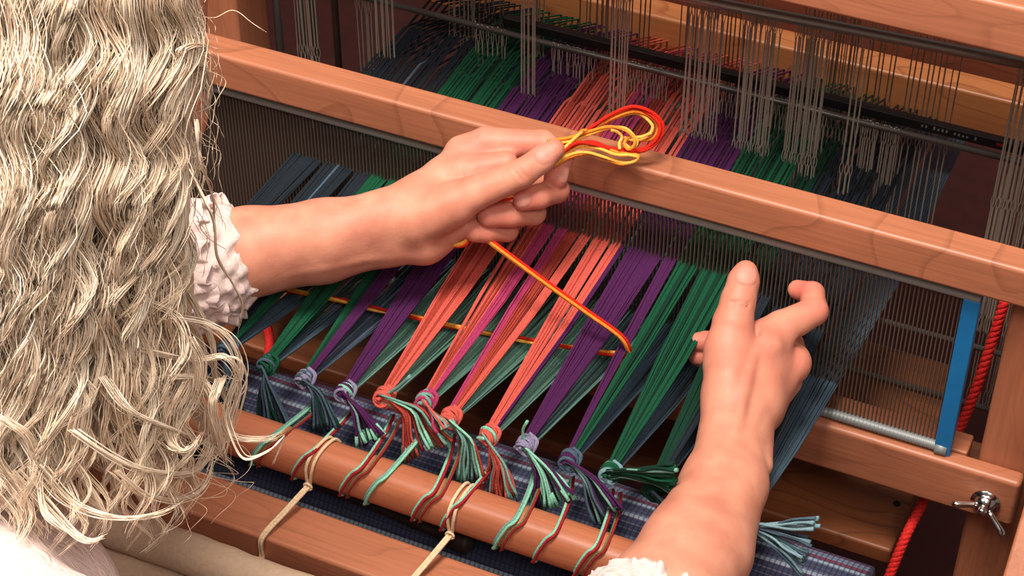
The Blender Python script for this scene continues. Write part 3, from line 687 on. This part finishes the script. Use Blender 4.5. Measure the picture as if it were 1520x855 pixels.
creases = [(J(1123, 498, 1.3935), J(1128, 470, 1.398), 2.4, 4), (J(1083, 448, 1.3838), J(1112, 450, 1.385), .5, 1.4), (J(1085, 454, 1.3836), J(1113, 455, 1.385), .5, 1.4),
           (J(1180, 505, 1.412), J(1196, 512, 1.42), 2.6, 4)]
flush = [(J(1190, 430, 1.44), 16, .9), (J(1212, 458, 1.42), 18, .4), (J(1106, 404, 1.395), 14, .35), (J(1040, 515, 1.46), 22, .7), (J(1176, 540, 1.41), 22, .45), (J(1110, 510, 1.385), 34, .3)]
ridges = [(J(1092, 640, 1.353), J(1118, 520, 1.3865), 2.2, 2.2, 5), (J(1108, 640, 1.359), J(1162, 540, 1.406), 2.2, 2.2, 5), (J(1130, 520, 1.393), J(1146, 512, 1.396), 5, 5, 8)]
hand(palm, [thumb, index, middle, ring, pinky], creases, 1.35, nails, flush, ridges=ridges)

# ---- head, neck, torso and upper arms (mostly under hair and blouse)
RS = J(55, 1035, 1.02); LS = RS+np.array([-340, 80, 0.]); MID = (RS+LS)/2
E_R = J(868, 1062, 1.19)
HC = J(78, 50, 1.07); hf = np.array([.12, .80, -.56]); hf /= np.linalg.norm(hf); hs = np.cross(hf, [0, 0, 1.]); hs /= np.linalg.norm(hs); hu = np.cross(hs, hf)
PEL = np.array([MID[0], MID[1]-30, -70.])
F = Field([-470, -760, -180], [330, -190, 720], 5.0); A = F.blank()
def torso(F, A, g):
    F.cone(A, RS, LS, 48+g, 48+g, 20)
    for sx in (-75, 0, 75):
        F.cone(A, MID+np.array([sx, 0, -45]), PEL+np.array([sx*.9, 0, 0]), 88+g, 96+g, 30)
torso(F, A, 0)
F.cone(A, RS, E_R, 47, 42, 15); F.cone(A, LS, E_L, 47, 42, 15)
F.cone(A, MID+np.array([0, 12, 40]), HC-hf*18-hu*78, 58, 52, 20)
F.ell(A, HC, (74, 94, 106), 10, rot=[hs, hf, hu])
F.cone(A, HC+hf*30-hu*55, HC+hf*72-hu*88, 52, 24, 16)
F.cone(A, HC+hf*90-hu*2, HC+hf*106-hu*28, 9, 12, 8)
F.cone(A, HC+hf*88-hu*58-hs*16, HC+hf*88-hu*58+hs*16, 8, 8, 6)
for s_ in (-1, 1):
    F.ell(A, HC+hf*92+hs*s_*31+hu*4, (16, 10, 11), 6, sub=True, rot=[hs, hf, hu]); F.ell(A, HC+hf*80+hs*s_*31+hu*4, (13, 12, 12), 2, rot=[hs, hf, hu])
    F.cone(A, HC+hs*s_*76+hu*14, HC+hs*s_*77-hu*22, 12, 9, 5)
    F.ell(A, HC+hf*66+hs*s_*38-hu*28, (26, 24, 24), 14, rot=[hs, hf, hu])
V, Q = F.surface(A)
o_ = sum(len(v) for v in BV); BV.append(V/1000); BQ.append(Q+o_)
FLUSH.append(.5*np.exp(-((V-(HC+hf*70-hu*35))**2).sum(1)/60**2)); NAIL.append(np.zeros(len(V)))
mesh_np('body', np.concatenate(BV), np.concatenate(BQ), 'skin', person, {'flush': np.concatenate(FLUSH), 'nail': np.concatenate(NAIL)})

# ---- blouse
def cloth_mat():
    m_, nt, b = new_mat('blouse'); N = nt.nodes; L = nt.links
    b.inputs['Base Color'].default_value = lin(222, 200, 195); b.inputs['Roughness'].default_value = .85
    tc = N.new('ShaderNodeTexCoord'); mp = N.new('ShaderNodeMapping'); mp.inputs['Scale'].default_value = (90, 150, 60); L.new(tc.outputs['Object'], mp.inputs[0])
    n = N.new('ShaderNodeTexNoise'); n.inputs['Scale'].default_value = 1.2; n.inputs['Detail'].default_value = 6; n.inputs['Distortion'].default_value = 1.2; L.new(mp.outputs[0], n.inputs['Vector'])
    bp = N.new('ShaderNodeBump'); bp.inputs['Strength'].default_value = .55; bp.inputs['Distance'].default_value = .004; L.new(n.outputs['Fac'], bp.inputs['Height']); L.new(bp.outputs[0], b.inputs['Normal'])
    b.inputs['Subsurface Weight'].default_value = .1; b.inputs['Subsurface Scale'].default_value = .003
    MATS['blouse'] = m_
cloth_mat()
CUFF_L = (J(300, 390, 1.47), J(346, 379, 1.47)); CUFF_R = (J(958, 945, 1.245), J(985, 900, 1.262))
Vs, Qs = [], []
def add(V, Q): Qs.append(Q+sum(len(v) for v in Vs)); Vs.append(V/1000)
F = Field([-480, -780, -190], [330, -330, 420], 6.0); A = F.blank(); torso(F, A, 9); F.cone(A, RS, E_R, 58, 50, 18); F.cone(A, LS, LS+(E_L-LS)*.6, 60, 56, 18)
X, Y, Z = np.meshgrid(*F.ax, indexing='ij', sparse=True); A += 3*np.sin(X*.05+Z*.08)*np.sin(Y*.06+Z*.03); add(*F.surface(A))
def sleeve(p, res=3.0):
    pts = np.array([q[0] for q in p]); F = Field(pts.min(0)-85, pts.max(0)+85, res); A = F.blank()
    for i in range(len(p)-1): F.cone(A, p[i][0], p[i+1][0], p[i][1], p[i+1][1], 10)
    X, Y, Z = np.meshgrid(*F.ax, indexing='ij', sparse=True)
    A += 1.6*np.sin(X*.16+Z*.35+np.sin(Y*.09)*2)+1.2*np.sin(Z*.52-Y*.13+np.sin(X*.12)*2.5)+.8*np.sin(X*.6+Y*.35)
    add(*F.surface(A))
sleeve([(LS+(E_L-LS)*.5, 58), (E_L, 56), (J(215, 412, 1.468), 53), (J(282, 394, 1.468), 49), (J(314, 388, 1.468), 42)])
sleeve([(RS+(E_R-RS)*.5, 54), (E_R, 52), (J(915, 1000, 1.22), 51), (J(952, 938, 1.245), 47)])
mesh_np('blouse', np.concatenate(Vs), np.concatenate(Qs), 'blouse', person)
def ruffle(c0, ax_, r0, r1, ln, nfr, seed):
    rg = np.random.default_rng(seed); ax_ = ax_/np.linalg.norm(ax_)
    u = np.cross(ax_, [0, 0, 1.]); u /= np.linalg.norm(u); w = np.cross(ax_, u); nt_, nl = 260, 12
    th = np.arange(nt_)*2*math.pi/nt_; ph = np.cumsum(rg.uniform(.6, 1.4, nt_)); ph = ph/ph[-1]*nfr*2*math.pi
    V = np.zeros((nl, nt_, 3))
    for k in range(nl):
        t = k/(nl-1); g = t**1.2
        r = r0+(r1-r0)*math.sin(t*math.pi/2)+g*4.2*np.sin(ph)+g*1.5*np.sin(ph*2.3+1)
        h = ln*t+g*2.6*np.cos(ph*1.0+.7)
        V[k] = c0+ax_*h[:, None]+r[:, None]*(np.cos(th)[:, None]*u+np.sin(th)[:, None]*w)
    V = V.reshape(-1, 3)/1000; Q = np.array([(k*nt_+j, k*nt_+(j+1) % nt_, (k+1)*nt_+(j+1) % nt_, (k+1)*nt_+j) for k in range(nl-1) for j in range(nt_)])
    o = mesh_np('sleeve_ruffle', V, Q, 'blouse', person); s_ = o.modifiers.new('thickness', 'SOLIDIFY'); s_.thickness = .0012; s_.offset = 0
ruffle(J(299, 390, 1.468), J(350, 381, 1.462)-J(299, 390, 1.468), 41, 46, 22, 15, 1)
ruffle(J(954, 950, 1.243), J(985, 892, 1.27)-J(954, 950, 1.243), 41, 45, 24, 16, 2)

# ------------------------------------------------------------------ hair
def hair_mat():
    m_ = bpy.data.materials.new('hair'); m_.use_nodes = True; nt = m_.node_tree; N = nt.nodes; L = nt.links
    b = N['Principled BSDF']; out = N['Material Output']
    ta = N.new('ShaderNodeAttribute'); ta.attribute_name = 'tone'
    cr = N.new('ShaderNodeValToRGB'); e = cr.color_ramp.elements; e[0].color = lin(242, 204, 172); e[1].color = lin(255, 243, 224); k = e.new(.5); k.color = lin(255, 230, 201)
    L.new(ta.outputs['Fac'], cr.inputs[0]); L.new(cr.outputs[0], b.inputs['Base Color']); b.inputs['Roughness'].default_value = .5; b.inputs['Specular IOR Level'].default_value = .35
    tr = N.new('ShaderNodeBsdfTranslucent'); L.new(cr.outputs[0], tr.inputs[0])
    mx = N.new('ShaderNodeMixShader'); mx.inputs[0].default_value = .12; L.new(b.outputs[0], mx.inputs[1]); L.new(tr.outputs[0], mx.inputs[2]); L.new(mx.outputs[0], out.inputs[0])
    MATS['hair'] = m_
hair_mat()
NP = 34
def sstep(x, a, b): t = np.clip((x-a)/(b-a), 0, 1); return t*t*(3-2*t)
XF = np.linspace(-400, 400, 81); PHN = np.cumsum(RNG.normal(0, .45, 81)); PHN2 = np.cumsum(RNG.normal(0, .5, 81))
def dfront(x, y): return np.interp(y, [-300, 0, 300, 600, 850], [.92, .905, .945, 1.012, 1.045])+.075*np.clip((x-40)/260, 0, 1.4)**2+.03*np.clip((-x-40)/260, 0, 1)**2
strands = []; radii = []; tones = []
def add_strands(cx, cy, cd_, n, spread, dspread, tone, r=.00042, loose=.10):
    s = np.linspace(0, 1, NP); tp = .35+.65*np.sin(np.clip(s*1.15, 0, 1)*math.pi*.5+.5)*1.0
    for k in range(n):
        sc = 2.6 if RNG.random() < loose else 1.0
        ox, od = RNG.normal(0, spread)*sc, RNG.normal(0, dspread)*sc
        p1, p2, l1 = RNG.uniform(0, 6.28), RNG.uniform(0, 6.28), RNG.uniform(1.5, 4.5)
        ln = RNG.uniform(.86, 1.0)
        xi = np.interp(s*ln, s, cx); yi = np.interp(s*ln, s, cy); di = np.interp(s*ln, s, cd_)
        tpk = (.55+.45*np.cos(s*2.2))
        x = xi+ox*tpk+RNG.uniform(.2, 1.1)*np.sin(s*6.28*l1+p1)*(.3+s)*sc; d = di+od*tpk+.0012*np.sin(s*6.28*l1*1.2+p2)*sc
        y = yi+RNG.normal(0, 2)
        rays = FW[None]+RT[None]*((x-760)/FPX)[:, None]+DN[None]*((y-427.5)/FPX)[:, None]
        strands.append(CAM[None]+rays*d[:, None]); radii.append(r*RNG.uniform(.75, 1.25)*np.clip((1.0-s)*7, .25, 1)); tones.append(np.clip(tone+RNG.normal(0, .14), 0, 1))
sg = np.linspace(0, 1, NP)
for l in range(235):
    xt = RNG.uniform(-215, 292); lay = RNG.random()**1.3
    y0 = RNG.uniform(-260, -140) if RNG.random() < .75 else RNG.uniform(-60, 160)
    y1 = RNG.uniform(650, 850) if xt < 90 else RNG.uniform(560, 815) if xt < 215 else RNG.uniform(400, 710)
    if RNG.random() < .2: y1 = RNG.uniform(y0+320, y1)
    y = y0+(y1-y0)*sg
    lam = RNG.uniform(150, 215); ph = np.interp(xt, XF, PHN)+RNG.normal(0, .45)
    Aw = (14+7*sstep(y, -50, 450))*RNG.uniform(.7, 1.35)
    end = sstep(sg, .80, 1.0)
    x = xt*(.86+.14*sstep(y, -250, 60))+58*sstep(y, 430, 680)*sstep(np.array(xt), 60, 280)-16*sstep(y, 250, 420)*sstep(np.array(xt), 220, 300)
    x = x+RNG.normal(0, 22)*(sg-.4)+Aw*(1+.9*end)*np.sin(6.28*y/lam+ph+.8*np.sin(y/110+l))+9*np.sin(6.28*y/(lam*2.6)+np.interp(xt, XF, PHN2)+RNG.normal(0, .6))
    x = np.minimum(x, np.interp(y, [-200, 0, 120, 300, 430, 520, 620, 700, 760, 850], [292, 294, 276, 274, 284, 326, 350, 335, 290, 150])+RNG.normal(0, 7))
    d = dfront(x, y)+.055*lay+(Aw/2900)*1.1*np.cos(6.28*y/lam+ph)
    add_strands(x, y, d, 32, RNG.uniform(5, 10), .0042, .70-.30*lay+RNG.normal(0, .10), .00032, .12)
for l in range(110):
    xt = RNG.uniform(-120, 285); lay = RNG.random()
    y0 = RNG.uniform(300, 470); y1 = RNG.uniform(680, 835) if xt < 170 else RNG.uniform(600, 770)
    y = y0+(y1-y0)*sg; lam = RNG.uniform(110, 200); ph = RNG.uniform(0, 6.28)
    x = xt+42*sstep(y, 430, 700)*sstep(np.array(xt), 40, 260)+RNG.normal(0, 40)*sg+(8+20*sstep(sg, .5, 1))*np.sin(6.28*y/lam+ph)
    x = np.minimum(x, np.interp(y, [430, 520, 620, 700, 760, 850], [284, 326, 350, 330, 285, 170])+RNG.normal(0, 7))
    d = dfront(x, y)+.045*lay+.006*np.cos(6.28*y/lam+ph)
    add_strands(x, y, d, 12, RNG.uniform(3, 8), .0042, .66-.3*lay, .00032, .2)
CURLS = [[(255, 470), (310, 480), (345, 505), (360, 548), (345, 590), (338, 625), (352, 648), (395, 652), (424, 642)], [(210, 520), (290, 535), (335, 530), (356, 560), (350, 610), (335, 655)],
         [(240, 560), (290, 562), (312, 590), (312, 630), (322, 668), (348, 688)], [(150, 560), (190, 610), (260, 640), (310, 660), (345, 690)], [(110, 640), (170, 680), (220, 700), (290, 700), (318, 650), (300, 600), (268, 590)],
         [(170, 700), (215, 735), (265, 742), (305, 720), (318, 670)], [(250, 590), (245, 630), (255, 660), (280, 668), (300, 640)], [(60, 690), (110, 745), (170, 768), (230, 765), (275, 742)],
         [(270, 90), (300, 70), (285, 66), (268, 76), (282, 92), (302, 100), (312, 128), (305, 160), (298, 178)], [(280, 250), (300, 290), (318, 330), (322, 380), (345, 420), (360, 455), (352, 500)],
         [(290, 180), (296, 240), (312, 280), (318, 320), (314, 350)], [(0, 620), (40, 650), (55, 700), (65, 760), (110, 800)], [(20, 700), (60, 740), (120, 800), (160, 795)], [(330, 600), (340, 640), (362, 680), (400, 668), (420, 650), (405, 690)],
         [(200, 440), (260, 470), (275, 520), (250, 570), (230, 620)], [(330, 560), (318, 600), (330, 660), (336, 690)], [(276, 500), (296, 540), (288, 590), (262, 640), (258, 680)]]
for ci, c in enumerate(CURLS):
    P = smooth_path([(a, b, 0) for a, b in c], NP); x, y = P[:, 0], P[:, 1]
    d = np.minimum(dfront(np.minimum(x, 300), y), 1.12)-.006+.012*np.sin(sg*6+ci)+.05*sstep(sg, .2, 1)*(x.max() > 300)
    thin = ci in (9, 10, 13)
    add_strands(x, y, d, 6 if thin else 16, 2.0 if thin else 6.0, .0026, .72, .00034, .10)
for l in range(75):
    if l < 40: xt, yt, ex, ey = 285, RNG.uniform(0, 330), RNG.uniform(5, 48), RNG.uniform(40, 150)
    else: xt, yt, ex, ey = RNG.uniform(150, 300), RNG.uniform(520, 720), RNG.uniform(10, 90), RNG.uniform(20, 110)
    x = xt+ex*np.sin(sg*RNG.uniform(1.4, 3.0))+7*np.sin(sg*RNG.uniform(4, 11)+l); y = yt+ey*sg+6*np.sin(sg*7+l*2)
    add_strands(x, y, dfront(x, y)+.01, 1, 1, .002, .5, .00022, 0)
P = smooth_path([(285, 20, 0), (318, 24, 0), (346, 13, 0), (372, 30, 0), (396, 46, 0)], NP); add_strands(P[:, 0], P[:, 1], np.full(NP, 1.08), 1, .1, .0005, .4, .0003, 0)
S = np.array(strands); R_ = np.array(radii); n_s = len(S)
T = np.gradient(S, axis=1); T /= np.maximum(np.linalg.norm(T, axis=2, keepdims=True), 1e-9)
u = np.cross(T, np.array([.41, .33, .85])); u /= np.maximum(np.linalg.norm(u, axis=2, keepdims=True), 1e-6); w = np.cross(T, u)
V = np.zeros((n_s, NP, 3, 3))
for j in range(3):
    a = 2*math.pi*j/3; V[:, :, j] = S+R_[:, :, None]*(math.cos(a)*u+math.sin(a)*w)
base = (np.arange(n_s)*NP*3)[:, None, None]+(np.arange(NP-1)*3)[None, :, None]
Q = np.concatenate([np.stack([base+j, base+(j+1) % 3, base+3+(j+1) % 3, base+3+j], -1).reshape(-1, 4) for j in range(3)])
tone = np.repeat(np.array(tones), NP*3)
# solid under-layer so that the fall of hair has a body
F = Field([-520, -820, 60], [260, -180, 800], 6.0); A = F.blank()
F.ell(A, HC-hf*16+hu*14-hs*26, (72, 96, 108), 10, rot=[hs, hf, hu])
for a, b, ra, rb in ((J(50, 60, 1.10), J(45, 420, 1.115), 84, 80), (J(50, 420, 1.115), J(15, 590, 1.12), 84, 60), (J(150, 120, 1.12), J(160, 430, 1.12), 30, 32), (J(170, 430, 1.12), J(190, 590, 1.12), 32, 20), (J(-150, 100, 1.12), J(-150, 600, 1.14), 80, 80)):
    F.cone(A, a, b, ra, rb, 25)
for a, b, ra, rb in ((HC+hf*75-hu*20, HC+hf*130-hu*50, 62, 75),): F.cone(A, a, b, ra, rb, 8, sub=True)
Vc, Qc = F.surface(A)
o_ = len(V.reshape(-1, 3))
hair = mesh_np('hair', np.concatenate([V.reshape(-1, 3), Vc/1000]), np.concatenate([Q, Qc+o_]), 'hair', person, {'tone': np.concatenate([tone, np.full(len(Vc), .5)])})
hair['label'] = 'long wavy pale blond hair with loose curling ends'

# ------------------------------------------------------------------ orange and red weft yarn: butterfly in the fingers, tail through the shed
weft = thing('weft_yarn', 'orange, yellow and red weft yarn looped in the fingers and laid through the warp', 'yarn')
def cp(x, y): return (560+x/3.1667, 130+y/3.1667)
LP = [('red', [(800, 300), (900, 245), (980, 205), (1060, 150), (1150, 102), (1220, 90), (1300, 122), (1345, 180), (1320, 250), (1240, 300), (1120, 296), (1020, 268), (930, 262), (840, 335)], 0),
      ('red', [(805, 296), (930, 240), (1060, 165), (1150, 118), (1222, 102), (1296, 136), (1330, 190), (1300, 255), (1230, 292), (1100, 285), (1000, 255), (880, 290), (820, 345)], .002),
      ('orange', [(800, 250), (870, 240), (940, 228), (1040, 180), (1120, 138), (1210, 112), (1290, 140), (1318, 190), (1290, 240), (1210, 250)], .004),
      ('yellow', [(805, 256), (900, 242), (1000, 196), (1100, 150), (1215, 120), (1285, 165), (1290, 205), (1250, 240), (1200, 248), (1160, 235)], .0055),
      ('yellow', [(812, 262), (920, 250), (1010, 215), (1090, 190), (1160, 190), (1200, 220), (1222, 262), (1190, 285), (1165, 262), (1180, 236), (1240, 232), (1290, 212)], -.003),
      ('orange', [(815, 250), (900, 236), (1000, 205), (1090, 184), (1165, 200), (1208, 240), (1205, 275), (1180, 290), (1162, 265), (1172, 240)], -.0045),
      ('yellow', [(830, 350), (900, 305), (960, 278), (1040, 286), (1120, 315), (1190, 318), (1225, 330), (1195, 352), (1140, 350), (1060, 325), (980, 305), (900, 318), (825, 368)], -.002),
      ('orange', [(830, 344), (900, 296), (970, 270), (1050, 276), (1130, 305), (1225, 318), (1205, 345), (1150, 360), (1080, 338), (1000, 312), (910, 326), (830, 372)], .001),
      ('yellow', [(1140, 290), (1138, 262), (1150, 232), (1130, 210), (1100, 200)], -.005), ('orange', [(820, 340), (870, 290), (930, 240), (960, 205), (985, 200)], -.006),
      ('yellow', [(838, 338), (880, 285), (940, 228), (975, 200)], -.007)]
for c, pts, dd in LP:
    m = MB(); P = smooth_path([at(*cp(x, y), 1.447+dd+.004*math.sin(i*.9)) for i, (x, y) in enumerate(pts)], 70)
    m.tube(P, .00125 if c != 'red' else .0014, c, 7); m.build('yarn_loop', weft)
for k, (c, o_) in enumerate((('orange', 0), ('red', 1.2), ('yellow', -1.2))):
    P = smooth_path([at(690+o_*2, 352, 1.475), at(672+o_*2, 352+o_, 1.468), at(672+o_*3, 364+o_, 1.466), at(688+o_*2, 362+o_, 1.463), at(700, 350, 1.468)], 30)
    m = MB(); m.tube(P, .0014, c, 7); m.build('yarn_loop', weft)
for dy, c in ((0, 'yellow'), (2.5, 'red')):
    m = MB(); m.tube(smooth_path([at(725, 296+dy, 1.448), at(745, 294+dy, 1.445), at(765, 290+dy, 1.448)], 10), .0014, c, 6); m.build('yarn_strand', weft)
TURN = on(934, 520, 2, .172)
LINE = [at(712, 346, 1.470), at(735, 364, 1.462), at(800, 412, 1.452), at(870, 462, 1.446), at(920, 498, 1.446), TURN]
SHED = [on(936, 524, 2, .160), on(918, 526, 2, .152), on(850, 517, 2, .150), on(780, 505, 2, .150), on(720, 493, 2, .150), on(660, 482, 2, .150), on(610, 470, 2, .150), on(550, 457, 2, .150), on(500, 444, 2, .150), on(430, 431, 2, .150), on(360, 418, 2, .150)]
m = MB(); P = smooth_path(LINE+SHED, 220); tt = np.arange(220)
T_ = np.gradient(P, axis=0); T_ /= np.linalg.norm(T_, axis=1, keepdims=True); s1 = np.cross(T_, FW); s1 /= np.linalg.norm(s1, axis=1, keepdims=True); s2 = np.cross(T_, s1)
for c, ph in (('red', 0), ('yellow', math.pi), ('orange', math.pi*.6)):
    a = np.where(tt < 95, .4*np.sin(tt*.03), (tt-95)*.11)+ph
    m.tube(P+.0013*(np.cos(a)[:, None]*s1+np.sin(a)[:, None]*s2), .00125, c, 7)
m.build('weft_strand', weft)
